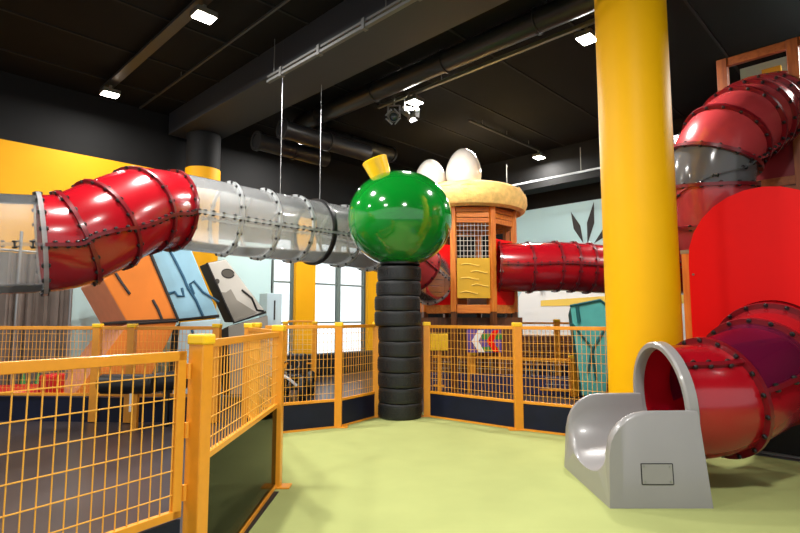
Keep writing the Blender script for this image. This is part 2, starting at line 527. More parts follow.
# theatre spotlights
def spot(c, aim, label):
    t = thing('spotlight', label, 'spotlight', c, 'spotlights on the steel rail')
    aim = Vector(aim).normalized()
    top = c + ZV * 0.2
    mb = MB(); mb.cyl(top + ZV * 0.1, top, 0.018, n=8); mb.box(top + ZV * .1, (.06, .06, .06), (E1, E2, ZV)); mb.build('clamp', M_steel, t)
    side = aim.cross(ZV).normalized()
    mb = MB(); mb.beam(top, top + side * .1, .03, .012); mb.beam(top, top - side * .1, .03, .012)
    for sg in (1, -1): mb.beam(top + side * .1 * sg, c + side * .1 * sg, .03, .012, aim)
    mb.build('yoke', M_alu, t)
    mb = MB(); mb.lathe([(0.04, -0.13), (0.07, -0.11), (0.082, 0.0), (0.09, 0.09), (0.08, 0.09), (0.076, 0.03)], c, 20, aim); mb.build('lamp_body', M_steel, t, smooth=True)
    mb = MB(); mb.lathe([(0.0, 0.06), (0.045, 0.055), (0.077, 0.035)], c, 20, aim); mb.build('lens', mat('lens_glass', (40, 52, 60), 0.08, coat=1.0), t, smooth=True)
    A = aim.orthogonal().normalized(); B = aim.cross(A)
    for k in range(4):
        d = [A, B, -A, -B][k]; e_ = aim.cross(d)
        mb = MB(); p0 = c + aim * .09 + d * .09; p1 = p0 + aim * .07 + d * .02
        mb.prism([p0 - e_ * .07, p0 + e_ * .07, p1 + e_ * .075, p1 - e_ * .075], d * 0.006); mb.build('barn_door', M_alu, t)


sp = LC + ZV * 0.18
spot(zP(394, 117, 4.72), (-0.1, -1, -0.35), 'spotlight with open barn doors facing forward, left of its pair')
spot(zP(408, 112, 4.76), (0.75, -0.5, -0.6), 'spotlight turned to the side beside the glaring floodlight')

# ================================================================== FENCES
PH = 1.22
WIRE = 0.0044


def post(p, label, wd=0.085, h=PH, plate=True, cap=True, rot=None, group='orange fence posts'):
    p = Vector((p.x, p.y, 0.008))
    t = thing('fence_post', label, 'fence post', p, group)
    ax = rot or (Vector((1, 0, 0)), Vector((0, 1, 0)), ZV)
    mb = MB(); mb.box(p + ZV * (h / 2), (wd, wd, h), ax); mb.build('shaft', M_orange, t, bevel=0.006)
    if cap:
        mb = MB(); mb.box(p + ZV * (h - 0.012), (wd + .014, wd + .014, 0.05), ax); mb.build('cap', M_cap, t, bevel=0.01)
    if plate:
        mb = MB(); mb.box(p + ZV * 0.006, (wd + .15, wd + .03, 0.012), ax); mb.build('base_plate', M_orange, t, bevel=0.003)
    return t


def panel(p, q, z0, z1, label, kick=None, inset=0.045, wires=True, stiles=False, name='wire_fence', group='orange wire fence panels', wm=None, rh=0.04, zk=0.02, pitch=0.05):
    p, q = Vector((p.x, p.y, 0)), Vector((q.x, q.y, 0))
    d = (q - p).normalized(); p = p + d * inset; q = q - d * inset
    L = (q - p).length
    t = thing(name, label, 'gate' if name.endswith('gate') else 'fence', (p + q) / 2, None if name.endswith('gate') else group)
    rw = 0.03
    mb = MB(); mb.beam(p + ZV * (z1 - rh / 2), q + ZV * (z1 - rh / 2), rw, rh); mb.build('top_rail', M_orange, t, bevel=0.004)
    mb = MB(); mb.beam(p + ZV * (z0 + rh * .4), q + ZV * (z0 + rh * .4), rw, rh * .8); mb.build('bottom_rail', M_orange, t, bevel=0.004)
    if stiles:
        for e_ in (p + d * rh / 2, q - d * rh / 2):
            mb = MB(); mb.beam(e_ + ZV * z0, e_ + ZV * z1, rw, rh, d); mb.build('stile', M_orange, t, bevel=0.004)
    mb = MB()
    n = max(2, round(L / pitch))
    for k in range(1, n):
        c = p + d * (L * k / n)
        mb.beam(c + ZV * (z0 + .02), c + ZV * (z1 - .02), WIRE, WIRE, d)
    m = max(2, round((z1 - z0) / 0.1))
    nn = Vector((-d.y, d.x, 0)) * WIRE
    for k in range(1, m):
        z = z0 + (z1 - z0) * k / m
        mb.beam(p + ZV * z - nn, q + ZV * z - nn, WIRE, WIRE)
    mb.build('wire_mesh', wm or M_mesh, t)
    if kick is not None:
        mb = MB(); mb.beam(p + ZV * ((z0 + zk) / 2), q + ZV * ((z0 + zk) / 2), 0.015, z0 - zk); mb.build('kick_board', kick, t)
        mb = MB(); mb.beam(p + ZV * (zk / 2 + .008), q + ZV * (zk / 2 + .008), 0.035, 0.024); mb.build('base_rail', M_orange, t)
    return t


# near gate and its posts
gdir = Vector((-0.535, -0.845, 0))
ga = GA + gdir * 0.075 + Vector((-0.01, 0, 0))
gq = ga + gdir * 1.25
post(GA, 'thick orange gate post in the front, where the gate hinges', wd=0.082, h=1.2, plate=False, rot=(Vector((0.96, -.28, 0)), Vector((.28, .96, 0)), ZV))
g = panel(gq, ga, 0.40, 1.145, 'wide orange wire mesh gate at the front left', name='fence_gate', inset=0.0, stiles=True, rh=0.045)
for z in (0.5, 0.78, 1.05):
    hp = ga + gdir * -0.02
    MB().cyl(hp + ZV * (z - .035), hp + ZV * (z + .035), 0.012, n=10).build('hinge', M_orange, g)
mb = MB(); mb.beam(gq + ZV * .22, ga + ZV * .22, .015, .34); mb.build('kick_board', M_navy, g)
post(gq + gdir * .08, 'orange gate post beyond the latch side of the front gate', wd=0.09)

post(GB, 'orange post with a foot plate standing at the carpet corner', wd=0.082)
panel(GA, GB, 0.61, 1.19, 'orange mesh panel between the thick gate post and the carpet corner post', kick=M_smokeglass, zk=0.04)
GC = Vector((GC.x, GC.y, 0))
post(GC, 'orange post seen through the mesh behind the carpet corner post', wd=0.08)
panel(GC, GB, 0.30, 1.2, 'orange mesh panel running back behind the carpet corner post', kick=M_navy)
# left of the tyre stack
panel(F0 + (F0 - F1).normalized() * .25, F1, 0.31, 1.21, 'mesh panel with a navy kick board, left of the middle post', kick=M_navy)
panel(F1, F2, 0.31, 1.21, 'narrow mesh panel directly left of the tyre stack', kick=M_navy)
post(F1, 'orange post midway between the carpet corner and the tyres', wd=0.085)
post(F2, 'orange post touching the left side of the tyre stack', wd=0.085)
post(F0 + (F0 - F1).normalized() * .3, 'orange post half hidden behind the carpet corner post', wd=0.085)
# right of the tyre stack
post(R0, 'orange post touching the right side of the tyre stack', wd=0.09)
post(R1, 'orange post midway between the tyres and the big pillar', wd=0.095)
panel(R0, R1, 0.31, 1.2, 'mesh panel with a dark kick board, right of the tyre stack', kick=M_navy)
panel(R1, R2, 0.31, 1.2, 'mesh panel with a dark kick board, ending at the big yellow pillar', kick=M_navy)

# far left fence on a navy kerb
Q = [Vector((-6.6, 6.9, 0)), G(93, 422), G(128, 423), Vector((-2.3, 6.75, 0)), Vector((-1.72, 6.25, 0))]
lab = ['far left mesh panel beyond the gate, left of the twin posts', 'slim mesh panel between the twin far posts',
       'far mesh panel in front of the blue and grey blocks']
for i in range(3):
    panel(Q[i], Q[i + 1], 0.32, 1.19, lab[i], rh=0.045)
lab = ['outermost orange post of the far left fence', 'left one of the twin far posts beside the black roller', 'right one of the twin far posts behind the black roller', 'far orange post in front of the grey stone block']
for i in range(4):
    post(Q[i], lab[i], wd=0.09, h=1.2, plate=False)
mb = MB(); mb.beam(Q[0] + Vector((0, .12, .15)), Q[2] + Vector((0, .12, .15)), 0.14, 0.30); mb.beam(Q[2] + Vector((0, .12, .15)), Q[3] + Vector((0, .12, .15)), 0.14, 0.30)
tag(mb.build('kerb', M_navy), 'long dark navy kerb beneath the far left fence', 'kerb')

# small white grid gate and the farther fence by the windows
wA, wB = Vector((-2.35, 11.0, 0)), Vector((-1.75, 11.05, 0))
post(wA, 'small far post at the white grid near the yellow trim', wd=0.09, h=1.2, plate=False)
t = panel(wA, wB, 0.35, 1.24, 'small far panel with a white wire grid by the yellow trim', wm=M_wire, pitch=0.1)
post(wB, 'far right post of the white grid by the yellow trim', wd=0.09, h=1.2, plate=False)
# padded dark low wall under the windows
mb = MB(); mb.beam(lw(3.1, .24, .3), lw(8.3, .24, .3), 0.3, 0.48)
tag(mb.build('padded_wall', M_fabric, bevel=0.03), 'low black padded wall below the windows', 'low wall')

# fences inside the right play area
Y2 = 9.0
a0, a1, a2 = G(431, 391), G(473, 391.5), G(574, 397)
a3 = Vector((3.6, a2.y - .3, 0))
for a, b, l_ in ((a0, a1, 'low inner mesh panel with navy padding left of the first short post'), (a1, a2, 'low inner mesh panel between the two short capped posts'), (a2, a3, 'low inner mesh panel below the teal block')):
    panel(a, b, 0.08, 0.62, l_, group='low inner fence panels', pitch=0.09, wm=M_wire)
post(a1, 'short capped post of the low inner fence, below the arrow board', wd=0.1, h=0.66, plate=False, group='short inner posts')
post(a2, 'short capped post of the low inner fence, left of the teal block', wd=0.1, h=0.66, plate=False, group='short inner posts')
b0, b1_, b2 = P(436, 300, 11.6), P(556, 300, 11.3), P(640, 300, 11.0)
for v in (b0, b1_, b2): v.z = 0
panel(b0, b1_, 0.3, 1.2, 'farthest mesh panel under the wooden hut', kick=M_navypad, pitch=.1, wm=M_wire)
panel(b1_, b2, 0.3, 1.2, 'farthest mesh panel in front of the mural, beside the teal block', kick=M_navypad, pitch=.1, wm=M_wire)
post(b1_, 'farthest full-height post, in front of the mural', wd=0.11, h=1.24, plate=False)
mb = MB(); mb.beam(a0 + Vector((0, .1, .16)), a2 + Vector((0, .1, .16)), 0.12, 0.32); mb.beam(a2 + Vector((0, .1, .16)), a3 + Vector((0, .1, .16)), 0.12, 0.32)
tag(mb.build('padded_kerb', M_navypad, bevel=0.02), 'navy padded kerb behind the low inner fence', 'kerb')

# ================================================================== TUBES
BOLT = None


def bolt_mesh():
    global BOLT
    if BOLT is None:
        mb = MB()
        mb.lathe([(0, -.034), (.013, -.034), (.02, -.026), (.02, -.018), (.008, -.018), (.008, .018), (.02, .018), (.02, .026), (.013, .034), (0, .034)], n=8)
        BOLT = bpy.data.meshes.new('bolt')
        BOLT.from_pydata([v[:] for v in mb.v], [], mb.f)
        BOLT.materials.append(M_bolt)
    return BOLT


def cr(pts, u):
    n = len(pts); i = min(int(u), n - 2); t = u - i
    p1, p2 = pts[i], pts[i + 1]
    p0 = pts[i - 1] if i > 0 else p1 * 2 - p2
    p3 = pts[i + 2] if i + 2 < n else p2 * 2 - p1
    return 0.5 * ((2 * p1) + (p2 - p0) * t + (2 * p0 - 5 * p1 + 4 * p2 - p3) * t * t + (3 * p1 - p0 - 3 * p2 + p3) * t ** 3)


def tube(name, label, cat, pts, rings, mats, r=0.45, ringmats=None, nb=14, seam0_=0.0, maxb=100, seamb=4, rw=0.036, rh=0.045):
    seam0 = seam0_ if not isinstance(seam0_, (list, tuple)) else seam0_[0]
    pts = [Vector(p) for p in pts]
    t = thing(name, label, cat, cr(pts, rings[0]))

    def frame(u):
        e = 0.02
        T = (cr(pts, min(u + e, len(pts) - 1)) - cr(pts, max(u - e, 0))).normalized()
        S = T.cross(ZV).normalized(); N = S.cross(T)
        return cr(pts, u), T, S, N

    bolts = []
    for i in range(len(rings) - 1):
        u0, u1 = rings[i], rings[i + 1]
        mm = mats[i]
        if isinstance(seam0_, (list, tuple)): seam0 = seam0_[i]
        for half in (0, 1):
            m = mm[half] if isinstance(mm, tuple) else mm
            mb = MB(); na, nk = 9, 20; vs = []
            for lay in (r, r - 0.014):
                for a in range(na):
                    C, T, S, N = frame(u0 + (u1 - u0) * a / (na - 1))
                    for k in range(nk + 1):
                        th = seam0 + PI * half + PI * k / nk
                        vs.append(C + (S * math.cos(th) + N * math.sin(th)) * lay)
            W = nk + 1; O = na * W; fs = []
            for a in range(na - 1):
                for k in range(nk):
                    q = (a * W + k, a * W + k + 1, (a + 1) * W + k + 1, (a + 1) * W + k)
                    fs.append(q); fs.append(tuple(O + x for x in reversed(q)))
            for a in (0, na - 1):
                for k in range(nk):
                    fs.append((a * W + k, a * W + k + 1, O + a * W + k + 1, O + a * W + k))
            for k in (0, nk):
                for a in range(na - 1):
                    fs.append((a * W + k, (a + 1) * W + k, O + (a + 1) * W + k, O + a * W + k))
            mb.add(vs, fs)
            mb.build('upper_shell' if half == 0 else 'lower_shell', m, t, smooth=True)
            # seam rib
            rm = (mm[1] if isinstance(mm, tuple) else mm)
            rmat = M_clearrib if rm in (M_clear,) else (M_redflange if rm in (M_red,) else rm)
            mb = MB(); vs = []
            th = seam0 + PI * half
            for a in range(na):
                C, T, S, N = frame(u0 + (u1 - u0) * a / (na - 1))
                d = S * math.cos(th) + N * math.sin(th); e_ = T.cross(d)
                for q, e2 in ((r - .005, -.016), (r + .035, -.016), (r + .035, .016), (r - .005, .016)):
                    vs.append(C + d * q + e_ * e2)
            fs = []
            for a in range(na - 1):
                for k in range(4):
                    fs.append((a * 4 + k, a * 4 + (k + 1) % 4, a * 4 + 4 + (k + 1) % 4, a * 4 + 4 + k))
            fs += [(0, 1, 2, 3), (na * 4 - 1, na * 4 - 2, na * 4 - 3, na * 4 - 4)]
            mb.add(vs, fs); mb.build('seam_rib', rmat, t)
            for a in range(seamb):
                C, T, S, N = frame(u0 + (u1 - u0) * (a + 0.7) / (seamb + 0.4))
                d = S * math.cos(th) + N * math.sin(th); e_ = T.cross(d).normalized()
                bolts.append((C + d * (r + .022), e_, d))
    for i, u in enumerate(rings):
        if ringmats[i] is None: continue
        C, T, S, N = frame(u)
        rm = ringmats[i]
        w_ = rw if rm is not M_fabric else 0.06
        MB().lathe([(r - .004, -w_ / 2), (r + rh, -w_ / 2), (r + rh, w_ / 2), (r - .004, w_ / 2)], C, 44, T, closed=True).build('flange', rm, t, smooth=True)
        for k in range(nb):
            th = 2 * PI * (k + 0.5) / nb
            d = S * math.cos(th) + N * math.sin(th)
            bolts.append((C + d * (r + rh * .55), T, d))
    cpos = Vector((0, 0, CAMZ))
    bolts.sort(key=lambda b: -((cpos - b[0]).normalized().dot(b[2]) * 3 - (cpos - b[0]).length * 0.15))
    rest = MB()
    for i, (c, ax, d) in enumerate(bolts):
        R = ax.to_track_quat('Z', 'Y').to_matrix().to_4x4()
        if i < maxb:
            o = bpy.data.objects.new('bolt', bolt_mesh())
            o.matrix_world = Matrix.Translation(c - ORIGIN[t.name]) @ R
            COL.objects.link(o); o.parent = t
        else:
            for sg in (-1, 1): rest.cyl(c + ax * sg * .018, c + ax * sg * .034, 0.02, 0.014, n=6)
    if rest.v:
        o = rest.build('bolt', M_bolt, t); o['kind'] = 'stuff'
    return t, frame


# --- long crawl tube: clear ends with a red bend between
CT = [P(-330, 240, 3.9), P(-180, 241, 4.2), P(-60, 243, 4.5), P(35, 244, 4.85), P(72, 240, 5.05), P(105, 226, 5.25), P(140, 211, 5.65), P(174, 211, 6.15), P(245, 222, 6.8), P(300, 230, 7.45),
      P(345, 237, 8.1), P(392, 250, 9.0), P(434, 281, 9.9)]
rings = [0, 1, 2.0, 3.1, 4.1, 5.0, 5.95, 6.95, 7.72, 8.25, 8.85, 9.3, 9.9, 10.5, 11.1, 11.6, 12]
mts = [M_clear2] * 3 + [M_red] * 4 + [M_clear] * 7 + [M_pinksheen, M_clear2]
rms = [M_clearrib] * 4 + [M_redflange] * 4 + [M_clearrib] * 3 + [M_fabric] + [M_clearrib] * 2 + [M_redflange] * 2 + [M_clearrib]
tube('crawl_tube', 'long overhead crawl tube of clear sections with a glossy red bend', 'crawl tube', CT, rings, mts, ringmats=rms, seam0_=-0.12, rh=0.032, nb=18, seamb=5)

# suspension wires for that tube
for px, lab_ in ((277.5, 'left one of two thin suspension wires above the clear tube'), (322, 'right one of two thin suspension wires, ending at the black hoop')):
    u = 8.6 if px < 300 else 9.42
    c = cr(CT, u)
    mb = MB(); mb.cyl((c.x, c.y, c.z + 0.46), (c.x, c.y, H), 0.0045, n=6)
    tag(mb.build('suspension_wire', M_alu), lab_, 'wire', 'suspension wires')

# --- red tube from the hut to the right
RT = [P(488, 267, 9.75), P(525, 267.5, 9.75), P(560, 266.5, 9.8), P(600, 269, 9.85), P(650, 270, 9.9), P(720, 272, 10.1)]
tube('crawl_tube', 'straight red crawl tube leaving the wooden hut towards the pillar', 'crawl tube', RT, [0.25, 1.08, 1.85, 2.3, 2.7, 3.35, 4.2, 5], [M_red] * 7, ringmats=[M_redflange] * 8, seam0_=0.05, seamb=3, nb=12, rh=0.03)

# --- lower slide tube
ST = [Vector((2.09, 4.29, .64)), Vector((2.49, 4.325, .67)), Vector((3.06, 4.62, .83)), Vector((3.60, 5.18, 1.02)), Vector((4.08, 5.66, 1.25))]
tube('slide_tube', 'fat red tube of the slide with a see-through maroon top, ending at the grey chute', 'tube slide', ST, [0.0, 1.0, 2.0, 2.75, 4], [(M_red, M_red), (M_maroon, M_red), (M_red, M_red), (M_red, M_red)],
     r=0.435, ringmats=[None] + [M_redflange] * 4, nb=18, seam0_=[0.75, 0.22, 0.1, 0.1], seamb=3)

# --- upper spiral tube
UT = [P(780, 108, 7.1), P(764, 114, 6.55), P(748, 122, 6.15), P(724, 142, 5.98), P(711, 171, 5.98), P(711, 208, 6.05), P(724, 245, 6.2), P(760, 285, 6.5)]
tube('slide_tube', 'upper red spiral slide tube, pink with painted lamp sheen, with a smoked grey section', 'tube slide', UT, [0.3, 0.95, 1.5, 2.0, 2.35, 2.95, 3.68, 4.45, 5.2, 6.1, 7],
     [M_pinksheen] * 6 + [M_smoke] + [M_pinksheen] * 3, ringmats=[M_redflange] * 11, nb=16, seam0_=0.75, seamb=3)

# ================================================================== SLIDE CHUTE
t = thing('slide_chute', 'grey moulded plastic chute at the mouth of the red slide', 'slide', (1.78, 4.26, 0.008))
X0, X1, YC = 1.445, 2.11, 4.265
mb = MB(); vs = []; prof_n = None
stations = [0, .015, .04, .08, .13, .19, .26, .34, .45, .55, .63]
for x in stations:
    hh = 0.38 + 0.265 * math.sqrt(max(0, 1 - ((0.27 - min(x, .27)) / .27) ** 2)) + 0.01 * x
    zb = 0.15 + 0.08 * x / .67
    wb_, wt_ = 0.505, 0.47
    prof = [(-wb_, 0.008), (-wb_ + (wb_ - wt_) * (hh - .05) / .67, hh - .03), (-wt_ + .012, hh - .006), (-wt_ + .03, hh), (-wt_ + .05, hh - .008)]
    half = 0.415
    for k in range(0, 25):
        a = PI + PI * k / 24
        yy = math.cos(a) * half; zz = -abs(math.sin(a)) ** 0.85
        prof.append((yy, hh - .03 + zz * (hh - .03 - zb)))
    prof += [(-y, z) for y, z in reversed(prof[:5])]
    prof_n = len(prof)
    xb = x
    for (y, z) in prof:
        flare = 0.06 * (1 - z / .67) * (x / .67)
        vs.append((X0 + xb + flare - 0.02 * (1 - x / .67) * (1 - min(1, z / .4)), YC + y, z))
fs = []
for i in range(len(stations) - 1):
    for k in range(prof_n):
        k2 = (k + 1) % prof_n
        fs.append((i * prof_n + k, i * prof_n + k2, (i + 1) * prof_n + k2, (i + 1) * prof_n + k))
# end faces as strips between inner curve and outer outline
for i in (0, len(stations) - 1):
    fs.append(tuple(i * prof_n + k for k in (range(prof_n) if i == 0 else reversed(range(prof_n)))))
mb.add(vs, fs)
mb.build('chute_body', M_grey, t, smooth=True)
MB().lathe([(0.415, -.03), (0.425, -.045), (0.458, -.045), (0.47, -.03), (0.47, .03), (0.415, .03)], (2.08, 4.29, .64), 48, (1, -0.02, 0.05), closed=True).build('collar', M_grey, t, smooth=True)
# inspection plate on the near flank
mb = MB()
fl = Vector((0, -1, 0.06)).normalized()


def flank(x, z, off=0.0):
    y = YC - (0.505 - 0.035 * (z - .008) / .67)
    return Vector((x, y - off, z))


px0, px1, pz0, pz1 = 1.655, 1.87, 0.165, 0.30
mb.prism([flank(px0, pz0, .0), flank(px1, pz0, 0), flank(px1, pz1, 0), flank(px0, pz1, 0)], (0, -0.004, 0))
pt = mb.build('plate', M_grey, t, bevel=0.003)
mb = MB(); g_ = 0.006
for a, b in (((px0, pz0), (px1, pz0)), ((px1, pz0), (px1, pz1)), ((px1, pz1), (px0, pz1)), ((px0, pz1), (px0, pz0))):
    mb.beam(flank(a[0], a[1], .002), flank(b[0], b[1], .002), 0.006, 0.005)
mb.build('plate_gap', M_dark, pt)
for x in (px0 + .02, px1 - .02):
    for z in (pz0 + .018, pz1 - .018):
        MB().cyl(flank(x, z, .003), flank(x, z, .008), 0.006, n=10).build('screw', M_alu, pt)

# ================================================================== PILLAR
pc = Vector((2.36, 5.2, 0))
mb = MB(); mb.lathe([(0.338, 0.008), (0.338, H)], pc, 64)
o = tag(mb.build('pillar', M_yellow_gloss, smooth=True, origin=pc), 'huge round yellow pillar rising to the ceiling behind the grey chute', 'pillar'); o['kind'] = 'thing'
pc = lw(1.2, 0, .55)
t = thing('pillar', 'far round pillar peeping yellow above the clear tube beside the red bend', 'pillar', pc); t['kind'] = 'thing'
MB().lathe([(0.32, 0), (0.32, 4.1)], pc, 40).build('painted_shaft', M_yellow_wall, t, smooth=True)
MB().lathe([(0.31, 4.1), (0.31, H)], pc, 40).build('black_shaft', M_black_paint, t, smooth=True)

# ================================================================== TYRES AND BALL
TY = Vector((0.0, 7.12, 0))
zt = 0.008
nt_ = 10; top = 1.975; th = (top - zt) / nt_
places = ['bottom tyre of the tall stack, standing on the green carpet', 'second tyre from the bottom of the tall stack', 'third tyre from the bottom of the tall stack',
          'fourth tyre from the bottom of the tall stack', 'fifth tyre from the bottom of the tall stack', 'sixth tyre from the bottom of the tall stack', 'fourth tyre from the top of the tall stack', 'third tyre from the top of the tall stack, slightly shifted left',
          'second tyre from the top of the tall stack', 'top tyre of the tall stack, right under the green ball']
offs = [0, 0.005, 0, -0.004, 0.004, 0, -0.03, -0.035, -0.02, -0.01]
for i in range(nt_):
    c = TY + Vector((offs[i], random.uniform(-.01, .01), zt + th * (i + .5)))
    t = thing('tyre', places[i], 'tyre', c, 'tyres of the tall stack')
    h2 = th / 2 - 0.001; R = 0.292 + random.uniform(-.006, .004)
    if i in (6, 7): R += .012
    prof = [(0.165, -h2 * .8), (0.19, -h2), (0.235, -h2 * .97), (R - .016, -h2 * .98), (R - .004, -h2 * .88), (R, -h2 * .7)]
    prof = prof + [(R + .001, 0)] + [(r, -z) for r, z in reversed(prof)]
    MB().lathe(prof, c, 56, closed=True).build('casing', M_tyre, t, smooth=True)
    for zz in (-.045, -.015, .015, .045):
        mb = MB(); n = 36; R2 = R + 0.004
        for k in range(n):
            a = 2 * PI * (k + (.5 if zz in (-.015, .045) else 0)) / n
            d = Vector((math.cos(a), math.sin(a), 0)); e_ = Vector((-d.y, d.x, 0))
            mb.box(c + d * (R - .002) + ZV * zz, (.012, 2 * PI * R / n * .8, .024), (d, e_, ZV))
        mb.build('tread_row', M_tyre, t)
t = thing('ball_ornament', 'large plain glossy green ball on top of the tyre stack', 'ball', TY + ZV * 1.98)
bc = Vector((0.0, 7.12, 2.625)); prof = []
for k in range(41):
    a = -PI / 2 + PI * k / 40
    prof.append((0.705 * abs(math.cos(a)) ** 0.92, 0.64 * math.sin(a)))
prof[0] = (0.0, prof[0][1]); prof[-1] = (0.0, prof[-1][1])
MB().lathe(prof, bc, 72).build('ball', M_green_ball, t, smooth=True)
ax = Vector((-0.42, -0.15, 1)).normalized()
fc = bc + Vector((-.24, -.1, .53))
MB().lathe([(0.13, -0.05), (0.135, 0.0), (0.175, 0.27), (0.16, 0.285), (0.145, 0.26), (0.11, 0.03), (0.0, 0.02)], fc, 36, ax).build('yellow_cup', M_yellow_fin, t, smooth=True)
MB().lathe([(0.24, -0.64), (0.27, -0.625), (0.27, -0.6), (0.2, -.55)], bc, 40).build('base_ring', M_bolt, t, smooth=True)

# ================================================================== HUT
HC = Vector(((467.5 - 400) / F * 10.36, 10.36, 0))
side, apo = 0.70, 0.845
ZF = 1.42; ZT = 3.36


def oct_pt(k, r=1.0):
    a = -PI / 2 - PI / 8 + k * PI / 4
    return HC + Vector((math.cos(a), math.sin(a), 0)) * (side / 2 / math.sin(PI / 8)) * r


hut = thing('play_hut', 'eight-sided orange wooden play hut raised on posts under a straw nest', 'play hut', HC)
for k in range(8):
    p = oct_pt(k); d = (p - HC).normalized()
    mb = MB(); mb.box(p + ZV * ((ZT + ZF) / 2 - .02), (0.10, 0.10, ZT - ZF), (d, ZV.cross(d), ZV)); mb.build('corner_post', M_wood, hut, bevel=0.006)
    mb = MB(); mb.box(p + ZV * (ZF / 2), (0.09, 0.09, ZF), (d, ZV.cross(d), ZV)); mb.build('leg', M_darkwood, hut)
mb = MB(); mb.prism([oct_pt(k, .98) + ZV * (ZF) for k in range(8)], (0, 0, 0.08)); mb.build('deck', M_darkwood, hut)
mb = MB(); mb.prism([oct_pt(k, 1.06) + ZV * (ZT - .06) for k in range(8)], (0, 0, 0.10)); mb.build('roof_plate', M_darkwood, hut)


def face_pts(k, ins=0.055):
    p, q = oct_pt(k), oct_pt(k + 1); d = (q - p).normalized()
    return p + d * ins, q - d * ins, d, Vector((d.y, -d.x, 0))


def boards(k, z0, z1, n, name='wall_boards', m=None):
    p, q, d, nn = face_pts(k); mb = MB(); h = (z1 - z0) / n
    for i in range(n):
        z = z0 + h * (i + .5)
        mb.beam(p + ZV * z, q + ZV * z, 0.03, h - 0.012)
    return mb.build(name, m or M_woodh, hut, bevel=0.004)


for k in range(8):
    boards(k, 3.0, 3.30, 3)
    p, q, d, nn = face_pts(k)
    mb = MB(); mb.beam(p + ZV * (ZF + .03), q + ZV * (ZF + .03), 0.05, 0.15); mb.build('floor_beam', M_woodh, hut, bevel=.005)
# front face: 0 ; right-front: 1 ; left-front: 7
p, q, d, nn = face_pts(0)
mb = MB()
for i in range(1, 9):
    c = p + (q - p) * (i / 9); mb.beam(c + ZV * 2.36, c + ZV * 3.0, .008, .008, d)
for i in range(7):
    z = 2.40 + .6 * i / 6.5; mb.beam(p + ZV * z, q + ZV * z, .008, .008)
mb.build('window_grid', M_wire, hut)
mb = MB(); mb.beam(p + ZV * 2.0 + nn * .02, q + ZV * 2.0 + nn * .02, 0.03, 0.72); mp_ = mb.build('mustard_panel', M_mustard, hut, bevel=.004)
for (u0, u1, z) in ((.12, .68, 2.24), (.42, .92, 2.11), (.1, .66, 1.99), (.44, .95, 1.87), (.1, .62, 1.74)):
    pts = []
    for i in range(9):
        s = i / 8; pts.append(p + (q - p) * (u0 + (u1 - u0) * s) + ZV * (z + .018 * math.sin(s * PI * 1.6)) + nn * .037)
    MB().sweep(pts, 0.012, 6).build('groove', M_mustard_light, mp_, smooth=True)


def holed_panel(k, z0, z1, hc, hr, m):
    """board with a round hole for a tube, in face k"""
    p, q, d, nn = face_pts(k, 0.02)
    w_ = (q - p).length; mb = MB(); n = 32; vs = []
    uc, zc = hc
    for off in (0.02, -0.015):
        for i in range(n):
            a = 2 * PI * (i + .5) / n; ca, sa = math.cos(a), math.sin(a)
            vs.append(p + d * (uc + hr * ca) + ZV * (zc + hr * sa) + nn * off)
        for i in range(n):
            a = 2 * PI * (i + .5) / n; ca, sa = math.cos(a), math.sin(a)
            tx = min(((w_ - uc) / ca) if ca > 1e-6 else (-uc / ca if ca < -1e-6 else 1e9), ((z1 - zc) / sa) if sa > 1e-6 else ((z0 - zc) / sa if sa < -1e-6 else 1e9))
            tx = max(tx, hr + .004)
            vs.append(p + d * (uc + tx * ca) + ZV * (zc + tx * sa) + nn * off)
    fs = []
    for i in range(n):
        j = (i + 1) % n
        fs += [(i, j, n + j, n + i), (2 * n + j, 2 * n + i, 3 * n + i, 3 * n + j), (i, 2 * n + i, 2 * n + j, j), (n + j, 3 * n + j, 3 * n + i, n + i)]
    mb.add(vs, fs)
    return mb.build('tube_panel', m, hut)


holed_panel(7, 1.5, 2.62, (0.33, 1.98), 0.31, M_redpanel)
holed_panel(1, 1.5, 2.72, (0.33, 2.24), 0.31, M_redpanel)
boards(2, 1.55, 2.6, 8); boards(6, 1.55, 2.6, 8)
for k in (3, 4, 5): boards(k, 1.55, 2.35, 6)
mb = MB(); mb.beam(HC + Vector((.05, .35, 1.95)), HC + Vector((.4, .35, 1.95)), .25, .9); mb.build('white_inner_board', M_white, hut)

nest = thing('nest', 'thick round straw nest capping the wooden hut', 'nest', HC + ZV * 3.4)
prof = [(0.0, 3.42), (0.93, 3.42), (0.97, 3.33), (1.04, 3.28), (1.12, 3.32), (1.17, 3.44), (1.16, 3.58), (1.09, 3.70), (0.98, 3.76), (0.86, 3.755), (0.75, 3.73), (0.0, 3.72)]
MB().lathe(prof, HC, 72).build('straw_ring', M_nest, nest, smooth=True)
mb = MB()
for i in range(150):
    a = random.uniform(0, 2 * PI); k = random.uniform(0, PI)
    r = 1.02 + .13 * math.sin(k); z = 3.52 + .22 * math.cos(k)
    c = HC + Vector((math.cos(a) * r, math.sin(a) * r, z)); e_ = Vector((-math.sin(a), math.cos(a), random.uniform(-.25, .25)))
    L = random.uniform(.08, .2)
    mb.cyl(c - e_ * L, c + e_ * L, .008, .003, n=4)
o = mb.build('straw', M_nest, nest); o['kind'] = 'stuff'


def egg(px, d, w_, h_, label):
    c = Vector(((px - 400) / F * d, d, 3.71))
    mb = MB(); prof = []
    for k in range(25):
        a = -PI / 2 + PI * k / 24
        s = math.sin(a)
        r = w_ / 2 * math.cos(a) * (1 - 0.13 * s)
        prof.append((max(r, 0), h_ * .5 + h_ * .5 * s))
    prof[0] = (0, 0); prof[-1] = (0, h_)
    mb.lathe(prof, c, 40)
    tag(mb.build('egg', M_egg, smooth=True, origin=c), label, 'egg', 'eggs in the nest')


